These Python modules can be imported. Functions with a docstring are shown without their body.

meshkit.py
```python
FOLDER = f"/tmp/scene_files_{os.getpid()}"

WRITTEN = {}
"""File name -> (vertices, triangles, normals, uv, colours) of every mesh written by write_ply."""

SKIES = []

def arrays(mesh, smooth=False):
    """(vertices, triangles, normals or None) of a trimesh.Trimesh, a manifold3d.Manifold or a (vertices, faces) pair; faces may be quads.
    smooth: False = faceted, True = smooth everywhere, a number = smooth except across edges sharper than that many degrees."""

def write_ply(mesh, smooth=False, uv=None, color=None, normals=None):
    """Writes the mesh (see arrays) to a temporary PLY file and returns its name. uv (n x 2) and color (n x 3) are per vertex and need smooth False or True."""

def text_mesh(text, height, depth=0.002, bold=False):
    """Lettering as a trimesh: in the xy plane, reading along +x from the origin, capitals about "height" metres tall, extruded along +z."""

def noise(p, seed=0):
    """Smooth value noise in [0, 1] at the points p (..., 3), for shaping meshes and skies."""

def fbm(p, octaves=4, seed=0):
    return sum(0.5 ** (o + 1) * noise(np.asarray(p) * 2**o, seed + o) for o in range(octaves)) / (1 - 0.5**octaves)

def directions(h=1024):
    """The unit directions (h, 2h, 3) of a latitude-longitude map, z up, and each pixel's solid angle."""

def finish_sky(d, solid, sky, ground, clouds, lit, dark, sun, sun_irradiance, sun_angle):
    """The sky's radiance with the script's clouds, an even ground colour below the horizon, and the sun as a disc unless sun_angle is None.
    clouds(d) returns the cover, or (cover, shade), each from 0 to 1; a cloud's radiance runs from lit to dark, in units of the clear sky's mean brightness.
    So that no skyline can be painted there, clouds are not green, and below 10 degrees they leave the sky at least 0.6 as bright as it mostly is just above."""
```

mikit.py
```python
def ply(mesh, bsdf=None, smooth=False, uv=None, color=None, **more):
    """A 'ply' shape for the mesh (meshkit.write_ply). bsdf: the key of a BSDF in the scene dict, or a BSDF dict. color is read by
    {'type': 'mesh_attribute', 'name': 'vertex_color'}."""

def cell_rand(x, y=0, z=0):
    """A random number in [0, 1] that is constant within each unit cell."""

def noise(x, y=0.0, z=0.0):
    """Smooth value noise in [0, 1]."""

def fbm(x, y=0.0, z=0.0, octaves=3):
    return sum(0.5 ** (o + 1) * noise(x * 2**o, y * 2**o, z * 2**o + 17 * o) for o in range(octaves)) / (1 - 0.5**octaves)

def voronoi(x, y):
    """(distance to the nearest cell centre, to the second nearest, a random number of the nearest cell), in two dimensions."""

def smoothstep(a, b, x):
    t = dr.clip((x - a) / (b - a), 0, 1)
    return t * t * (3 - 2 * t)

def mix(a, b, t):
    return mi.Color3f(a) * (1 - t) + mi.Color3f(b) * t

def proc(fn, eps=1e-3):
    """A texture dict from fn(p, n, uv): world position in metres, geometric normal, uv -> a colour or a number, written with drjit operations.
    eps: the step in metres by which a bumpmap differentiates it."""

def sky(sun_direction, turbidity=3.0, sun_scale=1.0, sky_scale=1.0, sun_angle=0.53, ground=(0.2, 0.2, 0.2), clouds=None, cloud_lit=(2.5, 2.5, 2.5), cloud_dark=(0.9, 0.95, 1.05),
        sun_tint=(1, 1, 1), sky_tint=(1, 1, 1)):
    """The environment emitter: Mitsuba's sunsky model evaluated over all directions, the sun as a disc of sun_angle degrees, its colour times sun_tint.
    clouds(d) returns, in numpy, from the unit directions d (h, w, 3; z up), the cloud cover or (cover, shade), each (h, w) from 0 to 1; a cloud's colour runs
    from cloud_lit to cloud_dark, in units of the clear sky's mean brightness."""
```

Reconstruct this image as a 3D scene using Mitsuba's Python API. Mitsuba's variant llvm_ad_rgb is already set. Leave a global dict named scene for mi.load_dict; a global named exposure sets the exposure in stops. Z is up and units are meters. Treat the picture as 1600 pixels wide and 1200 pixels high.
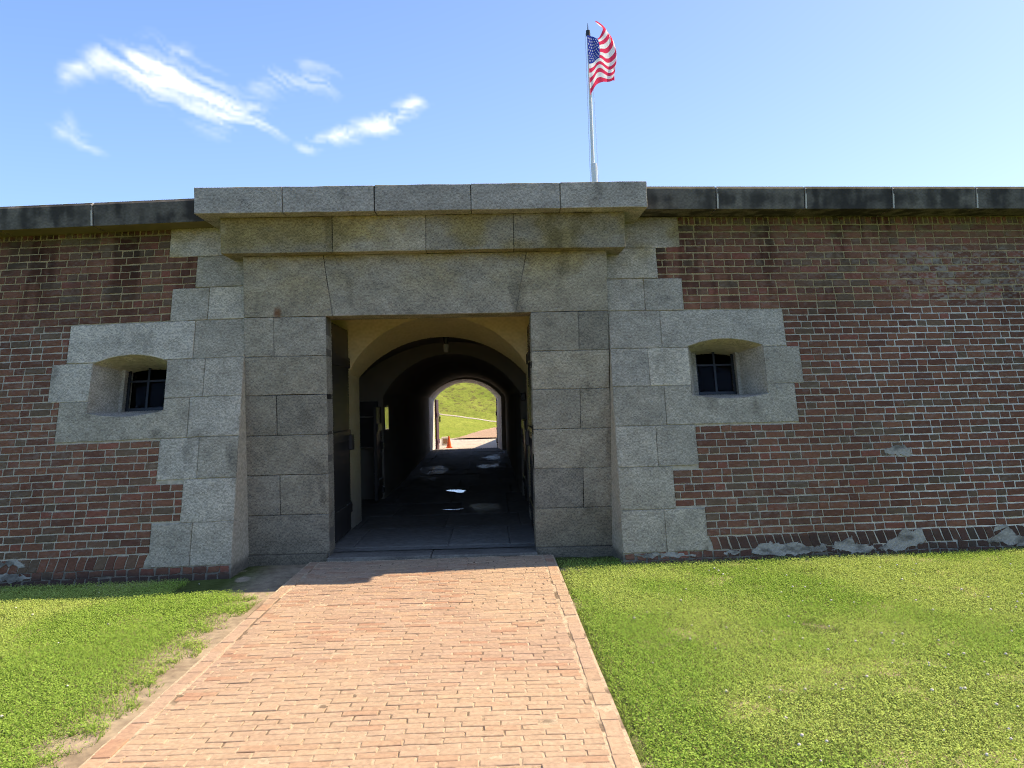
import math, numpy as np, trimesh, mitsuba as mi, mikit, meshkit
import drjit as dr
from mikit import noise, fbm, cell_rand, smoothstep, mix
from shapely.geometry import Polygon, Point, box as sbox
from shapely import affinity
T = mi.ScalarTransform4f
scene, labels = {}, {}
rng = np.random.default_rng(7)

# ------------------------------------------------------------------ camera, sky, exposure
EYE = np.array([0.644, -8.6, 1.58])
YAW, PITCH, ROLL = math.radians(1.6), math.radians(1.3), math.atan(0.0225)
FWD = np.array([math.sin(YAW) * math.cos(PITCH), math.cos(YAW) * math.cos(PITCH), math.sin(PITCH)])
_r = np.array([math.cos(YAW), -math.sin(YAW), 0.0])
UP = math.cos(ROLL) * np.cross(_r, FWD) + math.sin(ROLL) * _r
scene['camera'] = {'type': 'perspective', 'fov': 65.43, 'fov_axis': 'x', 'near_clip': 0.05, 'far_clip': 2000.0,
                   'to_world': T().look_at(origin=EYE.tolist(), target=(EYE + FWD).tolist(), up=UP.tolist())}
SUN = (0.78, 0.225, 1.0)
exposure = 2.52


def cloud_cover(d):
    az = np.degrees(np.arctan2(d[..., 0], d[..., 1]))
    el = np.degrees(np.arcsin(np.clip(d[..., 2], -1, 1)))
    near = (np.abs(az + 17) < 22) & (el > 12) & (el < 30)
    cover = np.zeros(az.shape)
    a, e = az[near], el[near]
    p = np.stack([a, e, a * 0], -1)
    wa = (meshkit.fbm(p * 0.45, 4, 3) - 0.5) * 2.0
    we = (meshkit.fbm(p * 0.45 + 9, 4, 5) - 0.5) * 1.3 + 0.45
    a2, e2 = a + wa, e + we
    streak = meshkit.fbm(np.stack([a2 * 0.35 + e2 * 0.3, a2 * 0.9 + e2 * 2.6, a * 0]  , -1), 6, 8)
    c = np.zeros(a.shape)
    wisps = [([(-25.0, 21.9, .7), (-23.0, 21.5, 1), (-21.0, 21.2, 1), (-18.8, 20.7, 1), (-17, 20.1, .9), (-14.2, 19.2, .3)], 0.85),
             ([(-23.4, 22.2, .8), (-21.4, 21.8, 1), (-19.6, 21.0, 1), (-18.2, 19.8, .8)], 1.05),
             ([(-25.0, 21.8, .6), (-26.2, 21.2, .5), (-27.4, 20.7, .4), (-27.9, 20.1, .1)], 0.7),
             ([(-16.2, 21.0, .15), (-14.4, 22.0, .4), (-12.5, 22.5, .5), (-10.0, 21.9, .1)], 0.95),
             ([(-12.4, 18.1, .28), (-10.3, 19.0, .75), (-7.6, 19.7, 1), (-5.6, 20.6, 1), (-4.9, 21.1, .6)], 0.62),
             ([(-28.6, 17.4, .12), (-27.3, 18.0, .3), (-26.2, 16.9, .2)], 0.8),
             ([(-12.9, 19.6, .1), (-12.2, 18.6, .35), (-11.8, 18.0, .3)], 0.5),
             ([(-21.6, 22.6, .5), (-20.0, 23.7, .2)], 0.6)]
    k = math.cos(math.radians(21))
    for line, width in wisps:
        for (x0, y0, s0), (x1, y1, s1) in zip(line[:-1], line[1:]):
            t = np.clip((((a2 - x0) * (x1 - x0)) * k * k + (e2 - y0) * (y1 - y0)) / (((x1 - x0) * k) ** 2 + (y1 - y0) ** 2), 0, 1)
            dist = np.hypot((a2 - x0 - t * (x1 - x0)) * k, e2 - y0 - t * (y1 - y0))
            body = np.exp(-(dist / width) ** 1.5) * (s0 + t * (s1 - s0))
            c = np.maximum(c, np.clip(body * (0.06 + 2.9 * np.clip(streak - 0.27, 0, 1)), 0, 1))
    cover[near] = np.clip(c - 0.08, 0, 0.72)
    return cover


scene['sky'] = mikit.sky(SUN, turbidity=3.5, clouds=cloud_cover, cloud_lit=(2.3, 2.25, 2.2), sky_tint=(0.96, 0.93, 1.07), sky_scale=1.24, ground=(0.12, 0.16, 0.07))


# ------------------------------------------------------------------ materials
def mat(name, fn, rough=None, spec=0.3, **kw):
    c = mikit.proc(fn) if callable(fn) else {'type': 'rgb', 'value': list(fn)}
    if rough is None:
        b = {'type': 'diffuse', 'reflectance': c}
    else:
        b = {'type': 'principled', 'base_color': c, 'roughness': rough, 'specular': spec, **kw}
    scene[name] = {'type': 'twosided', 'bsdf': b}
    return name


def c3(a, b, t):
    return mix(a, b, t)


def f_brick(p, n, uv):
    r1, r2 = mi.Float(uv.x), mi.Float(uv.y)
    c = c3((0.125, 0.060, 0.041), (0.210, 0.097, 0.058), r1)
    c = c3(c, (0.128, 0.096, 0.062), 0.75 * smoothstep(0.80, 0.92, r2))
    c = c3(c, (0.215, 0.084, 0.056), smoothstep(0.10, 0.04, r2))
    g = fbm(p.x * 45, p.y * 45, p.z * 60, 3)
    c = c * (0.72 + 0.56 * g)
    # lime bloom washed over parts of the wall, lichen near the top
    big = fbm(p.x * 1.3 + 4, p.z * 1.6, 3.0, 3)
    spot = fbm(p.x * 14, p.y * 9, p.z * 19, 3)
    zone = smoothstep(4.9, 6.0, p.x) * smoothstep(2.5, 2.7, p.z) * smoothstep(3.4, 3.1, p.z)
    fine = fbm(p.x * 34, p.y * 20, p.z * 44, 3)
    bloom = smoothstep(0.50, 0.76, 0.55 * fine + 0.45 * spot + 0.13 * zone + 0.25 * (big - 0.5)) * (0.22 + 0.48 * zone)
    c = c3(c, (0.30, 0.265, 0.21), bloom)
    grime = smoothstep(0.54, 0.72, fbm(p.x * 2.2, 0.0, p.z * 1.5 + 8, 4)) * smoothstep(2.2, 3.3, p.z) * smoothstep(1.0, -2.0, p.x)
    c = c3(c, (0.035, 0.036, 0.026), 0.62 * grime)
    run = smoothstep(0.50, 0.70, fbm(p.x * 5.5, 1.0, p.z * 0.55, 4)) * smoothstep(2.0, 3.3, p.z)
    c = c * (1 - 0.55 * run)
    lich = smoothstep(3.25, 3.62, p.z) * smoothstep(0.42, 0.66, spot)
    c = c3(c, (0.14, 0.125, 0.05), 0.55 * lich)
    c = c * (0.72 + 0.56 * fbm(p.x * 0.7 + 2, 0.0, p.z * 0.8, 4))
    damp = smoothstep(0.05, -0.06, p.z + 0.08 * big)
    damp = dr.maximum(damp, 0.85 * smoothstep(2.85, 3.3, p.x + 0.3 * big) * smoothstep(0.19, 0.12, p.z + 0.05 * (big - 0.5)))
    return c3(c, (0.045, 0.037, 0.032), 0.78 * damp)


def f_mortar(p, n, uv):
    g = fbm(p.x * 30, p.y * 30, p.z * 40, 3)
    big = fbm(p.x * 0.9, 0.0, p.z * 1.1, 3)
    up = smoothstep(2.35, 2.7, p.z + 0.25 * (big - 0.5))
    c = c3((0.43, 0.375, 0.275), (0.37, 0.28, 0.145), up)
    white = smoothstep(4.4, 5.3, p.x + 1.2 * (big - 0.5)) * smoothstep(2.7, 2.5, p.z)
    lowleft = smoothstep(-4.1, -4.7, p.x) * smoothstep(1.0, 0.6, p.z)
    c = c3(c, (0.62, 0.575, 0.47), 0.85 * dr.maximum(white, lowleft))
    lich = smoothstep(3.3, 3.6, p.z)
    c = c3(c, (0.26, 0.23, 0.07), 0.6 * lich)
    c = c3(c, (0.05, 0.045, 0.04), 0.7 * smoothstep(0.06, -0.04, p.z))
    return c * (0.62 + 0.7 * g)


def granite(base, warm, stain_top):
    def f(p, n, uv):
        r1, r2 = mi.Float(uv.x), mi.Float(uv.y)
        c = c3(base, warm, r1) * (0.79 + 0.40 * r2)
        s1 = cell_rand(p.x * 56 + 500, p.y * 56 + 500, p.z * 56 + 500)
        s2 = 0.5 * noise(p.x * 74, p.y * 74, p.z * 74) + 0.5 * cell_rand(p.x * 97 + 900, p.y * 97 + 900, p.z * 97 + 900)
        s3 = fbm(p.x * 7, p.y * 7, p.z * 7, 3)
        c = c * (0.40 + 0.50 * s1 + 0.70 * s2) * (0.72 + 0.56 * s3)
        c = c3(c, (0.04, 0.04, 0.04), 0.55 * smoothstep(0.80, 0.9, s2))
        c = c3(c, (0.5, 0.5, 0.48), 0.35 * smoothstep(0.22, 0.13, s2))
        blotch = fbm(p.x * 2.1, p.y * 2.0, p.z * 2.6 + 3, 4)
        drip = fbm(p.x * 6.0, p.y * 6.0, p.z * 0.9, 3)
        alg = smoothstep(stain_top - 0.9, stain_top, p.z) * smoothstep(0.38, 0.66, blotch)
        c = c3(c, c * mi.Color3f(0.96, 0.84, 0.40), 0.8 * alg)
        c = c3(c, c * 0.42, 0.55 * smoothstep(0.55, 0.75, drip) * smoothstep(0.45, 0.62, blotch))
        rust = smoothstep(0.05, 0.012, dr.abs(p.x + 1.62 + 0.02 * (s3 - 0.5))) * smoothstep(2.50, 2.58, p.z) * smoothstep(2.68, 2.60, p.z)
        c = c3(c, (0.14, 0.055, 0.02), 0.8 * rust)
        c = c3(c, c * mi.Color3f(0.62, 0.56, 0.47), 0.6 * smoothstep(0.9, -0.1, p.z) * smoothstep(1.2, 0.2, dr.abs(n.y) * 0 + dr.abs(p.y)))
        return c
    return f


def f_coping(p, n, uv):
    r1, r2 = mi.Float(uv.x), mi.Float(uv.y)
    b = fbm(p.x * 3.2, p.y * 3.0, p.z * 4.5, 4)
    s = noise(p.x * 60, p.y * 60, p.z * 60)
    c = c3((0.105, 0.096, 0.082), (0.16, 0.145, 0.12), r1) * (0.72 + 0.5 * s)
    drip = fbm(p.x * 9, p.y * 9, p.z * 1.6, 3)
    c = c3(c, (0.030, 0.029, 0.028), 0.8 * smoothstep(0.46, 0.66, 0.55 * b + 0.45 * drip + 0.10 * r2))
    under = smoothstep(-0.4, -0.9, n.z)
    c = c3(c, (0.20, 0.17, 0.075), 0.8 * under)
    return c


def f_pathbrick(p, n, uv):
    r1, r2 = mi.Float(uv.x), mi.Float(uv.y)
    c = c3((0.37, 0.256, 0.172), (0.42, 0.30, 0.207), r1)
    c = c3(c, (0.37, 0.222, 0.142), smoothstep(0.82, 0.95, r2))
    c = c3(c, (0.43, 0.295, 0.19), smoothstep(0.16, 0.04, r2))
    g = fbm(p.x * 60, p.y * 60, 0.0, 3)
    sand = smoothstep(0.45, 0.75, fbm(p.x * 1.1 + 3, p.y * 0.9, 0.0, 4))
    c = c3(c, (0.46, 0.335, 0.21), 0.55 * sand)
    return c * (0.78 + 0.42 * g)


def f_sand(p, n, uv):
    g = fbm(p.x * 70, p.y * 70, 0.0, 3)
    m = smoothstep(0.52, 0.68, fbm(p.x * 5.0, p.y * 5.0, 2.0, 3))
    return c3((0.48, 0.375, 0.25), (0.20, 0.15, 0.10), m) * (0.66 + 0.6 * g)


def f_soil(p, n, uv):
    g = fbm(p.x * 26, p.y * 26, 0.0, 4)
    far = smoothstep(9.0, 14.0, dr.sqrt(p.x * p.x + p.y * p.y))
    b = fbm(p.x * 3, p.y * 3, 5.0, 3)
    path_side = smoothstep(2.0, 1.5, dr.abs(p.x)) * smoothstep(0.5, -0.5, p.x)
    dirt = c3((0.24, 0.185, 0.12), (0.42, 0.34, 0.235), b)
    c = c3((0.095, 0.115, 0.035), dirt, dr.maximum(path_side, smoothstep(0.62, 0.76, b)))
    c = c3(c, (0.10, 0.15, 0.035), far)
    return c * (0.6 + 0.7 * g)


def f_blade(p, n, uv):
    r1, tip = mi.Float(uv.x), mi.Float(uv.y)
    b = fbm(p.x * 0.9, p.y * 0.9, 0.0, 3)
    c = c3((0.265, 0.42, 0.058), (0.44, 0.59, 0.125), r1)
    c = c3(c, (0.55, 0.64, 0.17), smoothstep(0.42, 0.68, b) * 0.7)
    c = c3(c, (0.40, 0.35, 0.17), smoothstep(0.90, 0.96, r1))
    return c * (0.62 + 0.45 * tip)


def f_hill(p, n, uv):
    b = fbm(p.x * 0.9, p.y * 0.9, p.z * 1.4, 4)
    g = fbm(p.x * 5, p.y * 5, p.z * 7, 3)
    c = c3((0.18, 0.235, 0.035), (0.29, 0.31, 0.07), b)
    f2 = fbm(p.x * 11, p.y * 8, p.z * 15, 3)
    bare = smoothstep(0.52, 0.62, 0.5 * g + 0.5 * f2) * smoothstep(0.7, 1.2, p.z)
    c = c3(c, (0.10, 0.075, 0.04), 0.75 * bare)
    return c * (0.5 + 0.85 * f2)


def f_plaster(p, n, uv):
    b = fbm(p.x * 1.6, p.y * 1.6, p.z * 2.0, 4)
    g = noise(p.x * 40, p.y * 40, p.z * 40)
    c = c3((0.52, 0.43, 0.22), (0.60, 0.505, 0.275), b)
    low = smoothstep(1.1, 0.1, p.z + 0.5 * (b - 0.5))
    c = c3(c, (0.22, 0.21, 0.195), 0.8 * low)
    return c * (0.9 + 0.2 * g)


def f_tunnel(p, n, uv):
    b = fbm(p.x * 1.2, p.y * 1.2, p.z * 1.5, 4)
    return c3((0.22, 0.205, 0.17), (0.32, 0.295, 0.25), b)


def f_white(p, n, uv):
    b = fbm(p.x * 2, p.y * 2, p.z * 2, 4)
    return c3((0.62, 0.58, 0.53), (0.78, 0.76, 0.72), b)


def f_floor(p, n, uv):
    r1 = mi.Float(uv.x)
    b = fbm(p.x * 2.2, p.y * 1.6, 0.0, 4)
    g = fbm(p.x * 22, p.y * 22, 0.0, 3)
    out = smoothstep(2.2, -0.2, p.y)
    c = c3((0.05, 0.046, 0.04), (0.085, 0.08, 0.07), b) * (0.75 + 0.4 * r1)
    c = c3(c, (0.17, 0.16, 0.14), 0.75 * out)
    return c * (0.7 + 0.5 * g)


def f_floor_rough(p, n, uv):
    b = fbm(p.x * 1.6 + 7, p.y * 0.55, 0.0, 4)
    wet = smoothstep(0.60, 0.70, b) * smoothstep(2.0, 3.5, p.y)
    return 0.8 - 0.34 * wet


def f_concrete(p, n, uv):
    b = fbm(p.x * 1.5, p.y * 1.5, 0.0, 4)
    return c3((0.42, 0.355, 0.28), (0.52, 0.455, 0.37), b)


def f_flag(p, n, uv):
    u, v = mi.Float(uv.x), mi.Float(uv.y)
    stripe = dr.floor(v * 13)
    red = dr.select(stripe - 2 * dr.floor(stripe * 0.5) < 0.5, 1.0, 0.0)
    c = c3((0.90, 0.88, 0.88), (0.80, 0.055, 0.13), mi.Float(red))
    inb = (u < 0.40) & (v < 7.0 / 13)
    # 9 rows of stars, six and five by turns
    cu, cv = u / 0.40, v / (7.0 / 13)
    gx, gy = cu * 12, cv * 10
    ix, iy = dr.floor(gx + 0.5), dr.floor(gy + 0.5)
    on = (ix >= 1) & (ix <= 11) & (iy >= 1) & (iy <= 9) & (dr.abs((ix + iy) - 2 * dr.floor((ix + iy) * 0.5)) < 0.5)
    dx, dy = (gx - ix) * 0.82, gy - iy
    ang = dr.atan2(dx, -dy)
    k = 2 * math.pi / 5
    wedge = dr.abs(ang - k * dr.floor(ang / k + 0.5))
    rad = 0.42 / (1 + 1.5 * wedge / (k / 2))
    star = on & (dr.sqrt(dx * dx + dy * dy) < rad)
    blue = c3((0.035, 0.060, 0.33), (0.8, 0.8, 0.82), dr.select(star, mi.Float(1), mi.Float(0)))
    return mi.Color3f(dr.select(inb, blue.x, c.x), dr.select(inb, blue.y, c.y), dr.select(inb, blue.z, c.z))


mat('m_brick', f_brick)
mat('m_mortar', f_mortar)
mat('m_pier', granite((0.250, 0.226, 0.180), (0.275, 0.240, 0.176), 3.45))
mat('m_quoin', granite((0.40, 0.352, 0.275), (0.39, 0.338, 0.252), 3.6))
mat('m_cornice', granite((0.31, 0.285, 0.25), (0.325, 0.295, 0.25), 9.0))
mat('m_coping', f_coping)
mat('m_pathbrick', f_pathbrick)
mat('m_sand', f_sand)
mat('m_soil', f_soil)
mat('m_hill', f_hill)
mat('m_plaster', f_plaster)
mat('m_tunnel', f_tunnel)
mat('m_white', f_white)
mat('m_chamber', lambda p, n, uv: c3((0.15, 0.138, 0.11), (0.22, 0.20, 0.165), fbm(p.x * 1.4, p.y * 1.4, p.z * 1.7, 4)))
mat('m_concrete', f_concrete)
mat('m_patch', lambda p, n, uv: c3((0.15, 0.135, 0.11), (0.36, 0.33, 0.27), smoothstep(0.25, 0.6, fbm(p.x * 9, p.y * 9, p.z * 14, 4))) * (0.75 + 0.4 * noise(p.x * 70, p.y * 70, p.z * 70)))
mat('m_joint', (0.46, 0.43, 0.37))
mat('m_flowers', (0.62, 0.56, 0.50))
mat('m_jointgrey', lambda p, n, uv: c3((0.03, 0.027, 0.022), (0.15, 0.135, 0.11), smoothstep(0.42, 0.66, fbm(p.x * 2.0, p.z * 3.0, 1.0, 3) + 0.12 * smoothstep(-0.5, 1.0, p.x))))
mat('m_sill', lambda p, n, uv: c3((0.12, 0.11, 0.095), (0.24, 0.22, 0.185), fbm(p.x * 3, p.y * 9, 1.0, 4)) * (0.7 + 0.5 * noise(p.x * 60, p.y * 60, p.z * 60)))
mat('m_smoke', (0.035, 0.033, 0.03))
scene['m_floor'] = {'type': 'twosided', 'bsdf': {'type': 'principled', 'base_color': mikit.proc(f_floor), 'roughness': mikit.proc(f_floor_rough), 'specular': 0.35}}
scene['m_blade'] = {'type': 'principledthin', 'base_color': mikit.proc(f_blade), 'roughness': 0.45, 'diff_trans': 0.75, 'spec_trans': 0.0, 'eta': 1.35}
scene['m_flag'] = {'type': 'principledthin', 'base_color': mikit.proc(f_flag), 'roughness': 0.7, 'diff_trans': 0.9, 'spec_trans': 0.0}
mat('m_iron', (0.018, 0.018, 0.019), 0.45, 0.5)
mat('m_door', (0.022, 0.020, 0.019), 0.38, 0.5)
mat('m_fardoor', (0.055, 0.022, 0.03), 0.5, 0.4)
mat('m_poleWhite', (0.72, 0.72, 0.72), 0.4, 0.5)
mat('m_gold', (0.18, 0.17, 0.15), 0.35, 0.5)
mat('m_rope', (0.6, 0.6, 0.6))
mat('m_cone', (0.75, 0.13, 0.03), 0.5, 0.4)
mat('m_cream', (0.68, 0.58, 0.44), 0.6, 0.3)
mat('m_brown', (0.30, 0.17, 0.09), 0.6, 0.3)
mat('m_board', (0.012, 0.012, 0.012), 0.4, 0.4)
mat('m_glassy', (0.02, 0.02, 0.02), 0.03, 1.0, clearcoat=1.0, clearcoat_gloss=1.0)
mat('m_puddle', (0.03, 0.03, 0.03), 0.02, 1.0)
mat('m_lampglass', (0.30, 0.29, 0.25), 0.3, 0.5)
scene['m_pane'] = {'type': 'thindielectric', 'int_ior': 1.12}


# ------------------------------------------------------------------ helpers
def key_for(name):
    if name not in scene and name not in labels:
        return name
    k = 1
    while f'{name}_{k:03d}' in scene or f'{name}_{k:03d}' in labels:
        k += 1
    return f'{name}_{k:03d}'


_count = {}


def put(name, mesh, m, parent=None, smooth=False, uv=None, label=None, kind=None):
    full = f'{parent}__{name}' if parent else name
    if full in scene or full in labels:
        n = _count.get(full, 0) + 1
        _count[full] = n
        full = f'{full}_{n:03d}'
    scene[full] = mikit.ply(mesh, m, smooth=smooth, uv=uv)
    e = {}
    if label: e['label'] = label
    if kind: e['kind'] = kind
    if e: labels[full] = e
    return full


def thing(key, label, category, group=None):
    labels[key] = {'label': label, 'category': category}
    if group: labels[key]['group'] = group
    return key


class Soup:
    def __init__(self):
        self.v, self.f, self.uv, self.n = [], [], [], 0

    def add(self, v, f, uv):
        self.v.append(v); self.f.append(np.asarray(f) + self.n); self.uv.append(np.tile(uv, (len(v), 1)) if np.ndim(uv) == 1 else uv); self.n += len(v)

    def mesh(self):
        return (np.vstack(self.v), np.vstack(self.f)), np.vstack(self.uv)


def prism(poly, frame, front=0.0, back=-0.3, bevel=0.005, wob=0.0, step=None, r=None):
    """A chamfered prism over the 2-D outline poly (n x 2); frame maps (a, b, depth) to the world."""
    r = rng if r is None else r
    P = np.asarray(poly, float)
    if step:
        out = []
        for a, b in zip(P, np.roll(P, -1, 0)):
            k = max(1, int(round(np.linalg.norm(b - a) / step)))
            out += [a + (b - a) * t for t in np.arange(k) / k]
        P = np.array(out)
    if np.sum(P[:, 0] * np.roll(P[:, 1], -1) - P[:, 1] * np.roll(P[:, 0], -1)) < 0:
        P = P[::-1]
    n = len(P)
    if wob:
        P = P + r.normal(0, wob, P.shape)
    e0 = P - np.roll(P, 1, 0); e1 = np.roll(P, -1, 0) - P
    nrm = lambda e: np.stack([-e[:, 1], e[:, 0]], 1) / np.maximum(np.linalg.norm(e, axis=1, keepdims=True), 1e-9)
    m = nrm(e0) + nrm(e1)
    m = m / np.maximum((m ** 2).sum(1, keepdims=True), 0.6) * 2
    I = P + m * bevel
    tris = trimesh.creation.triangulate_polygon(Polygon(I), engine='earcut') if n > 4 and not convex(I) else None
    if tris is None:
        F = [[0, i, i + 1] for i in range(1, n - 1)]; front_v = I
    else:
        front_v, F = tris; F = list(F)
    k = len(front_v)
    V = [np.c_[front_v, np.full(k, front)], np.c_[I, np.full(n, front)], np.c_[P, np.full(n, front - bevel)], np.c_[P, np.full(n, back)]]
    V = np.vstack(V)
    for ring in (0, 1):
        a0, b0 = k + ring * n, k + (ring + 1) * n
        for i in range(n):
            j = (i + 1) % n
            F += [[a0 + i, b0 + i, b0 + j], [a0 + i, b0 + j, a0 + j]]
    return frame(V[:, 0], V[:, 1], V[:, 2]), np.array(F)


def convex(P):
    e = np.roll(P, -1, 0) - P
    c = e[:, 0] * np.roll(e, -1, 0)[:, 1] - e[:, 1] * np.roll(e, -1, 0)[:, 0]
    return (c > -1e-9).all()


def fxz(y0):
    """front faces in the plane y = y0, depth towards the viewer"""
    return lambda a, b, d: np.stack([a, y0 - d, b], -1)


def rbox(x0, x1, y0, y1, z0, z1, bev=0.004):
    v = []
    m = trimesh.creation.box(extents=(x1 - x0, y1 - y0, z1 - z0))
    m.apply_translation(((x0 + x1) / 2, (y0 + y1) / 2, (z0 + z1) / 2))
    return m


def cbox(x0, x1, y0, y1, z0, z1, c=0.004):
    """chamfered box: hull of three shrunken boxes"""
    pts = []
    for s in ((c, c, 0), (c, 0, c), (0, c, c)):
        for X in (x0 + s[0], x1 - s[0]):
            for Y in (y0 + s[1], y1 - s[1]):
                for Z in (z0 + s[2], z1 - s[2]):
                    pts.append((X, Y, Z))
    return trimesh.convex.convex_hull(np.array(pts))


def tube(p0, p1, r0, r1=None, n=12):
    r1 = r0 if r1 is None else r1
    p0, p1 = np.array(p0, float), np.array(p1, float)
    m = trimesh.creation.revolve(np.array([[0, 0], [r0, 0], [r1, np.linalg.norm(p1 - p0)], [0, np.linalg.norm(p1 - p0)]]), sections=n)
    m.apply_transform(trimesh.geometry.align_vectors([0, 0, 1], (p1 - p0)))
    m.apply_translation(p0)
    return m


def cat(ms):
    return trimesh.util.concatenate(ms)


def to_px(p):
    d = np.asarray(p, float) - EYE
    z = d @ FWD
    R = np.cross(FWD, UP)
    return 0.5 + 0.778 * (d @ R) / np.maximum(z, 0.1), 0.5 - 0.778 * 4 / 3 * (d @ UP) / np.maximum(z, 0.1), z


# ------------------------------------------------------------------ the ground, far and near
def ground_z(x, y):
    t = np.clip((-1.5 - x) / 1.6, 0, 1); t = t * t * (3 - 2 * t)
    flat = np.clip((y + 7) / 2, 0, 1)
    p = np.stack([x * 1.4, y * 1.4, x * 0], -1)
    return -0.095 - 0.045 * t + (meshkit.fbm(p, 3, 2) - 0.5) * 0.03 * flat


def axis(lo, hi, step, far):
    a = np.arange(lo, hi + step / 2, step)
    g = np.geomspace(1, far, 14)
    return np.concatenate([lo - g[::-1], a, hi + g])


gx, gy = axis(-8, 10, 0.12, 400), axis(-8, 0, 0.12, 400)
X, Y = np.meshgrid(gx, gy)
Z = ground_z(X, Y)
idx = np.arange(X.size).reshape(X.shape)
quads = np.stack([idx[:-1, :-1], idx[:-1, 1:], idx[1:, 1:], idx[1:, :-1]], -1).reshape(-1, 4)
put('ground', (np.stack([X, Y, Z], -1).reshape(-1, 3), quads), 'm_soil', smooth=True, kind='structure')
labels['ground']['label'] = 'bare sandy soil showing along the path edge and under the lawn'

# ------------------------------------------------------------------ brick path
PW = 1.275
labels['path'] = {'kind': 'structure', 'label': 'path of sunlit salmon bricks leading to the gateway'}
PZ = -0.05


def path_frame(a, b, d):
    return np.stack([a, b, PZ + d + 0.006 * np.sin(a * 2.1 + b * 1.3)], -1)


xs, ys = np.linspace(-PW - 0.015, PW + 0.004, 40), np.linspace(-8.2, -0.10, 80)
X, Y = np.meshgrid(xs, ys)
idx = np.arange(X.size).reshape(X.shape)
quads = np.stack([idx[:-1, :-1], idx[:-1, 1:], idx[1:, 1:], idx[1:, :-1]], -1).reshape(-1, 4)
put('path', (path_frame(X.ravel(), Y.ravel(), np.full(X.size, -0.0045) + (meshkit.noise(np.stack([X.ravel() * 17, Y.ravel() * 17, X.ravel() * 0], -1)) - 0.5) * 0.006), quads), 'm_sand', smooth=True)
labels['path'] = {'kind': 'structure', 'label': 'path of sunlit salmon bricks leading to the gateway'}
pieces = []
pr = np.random.default_rng(11)


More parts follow.
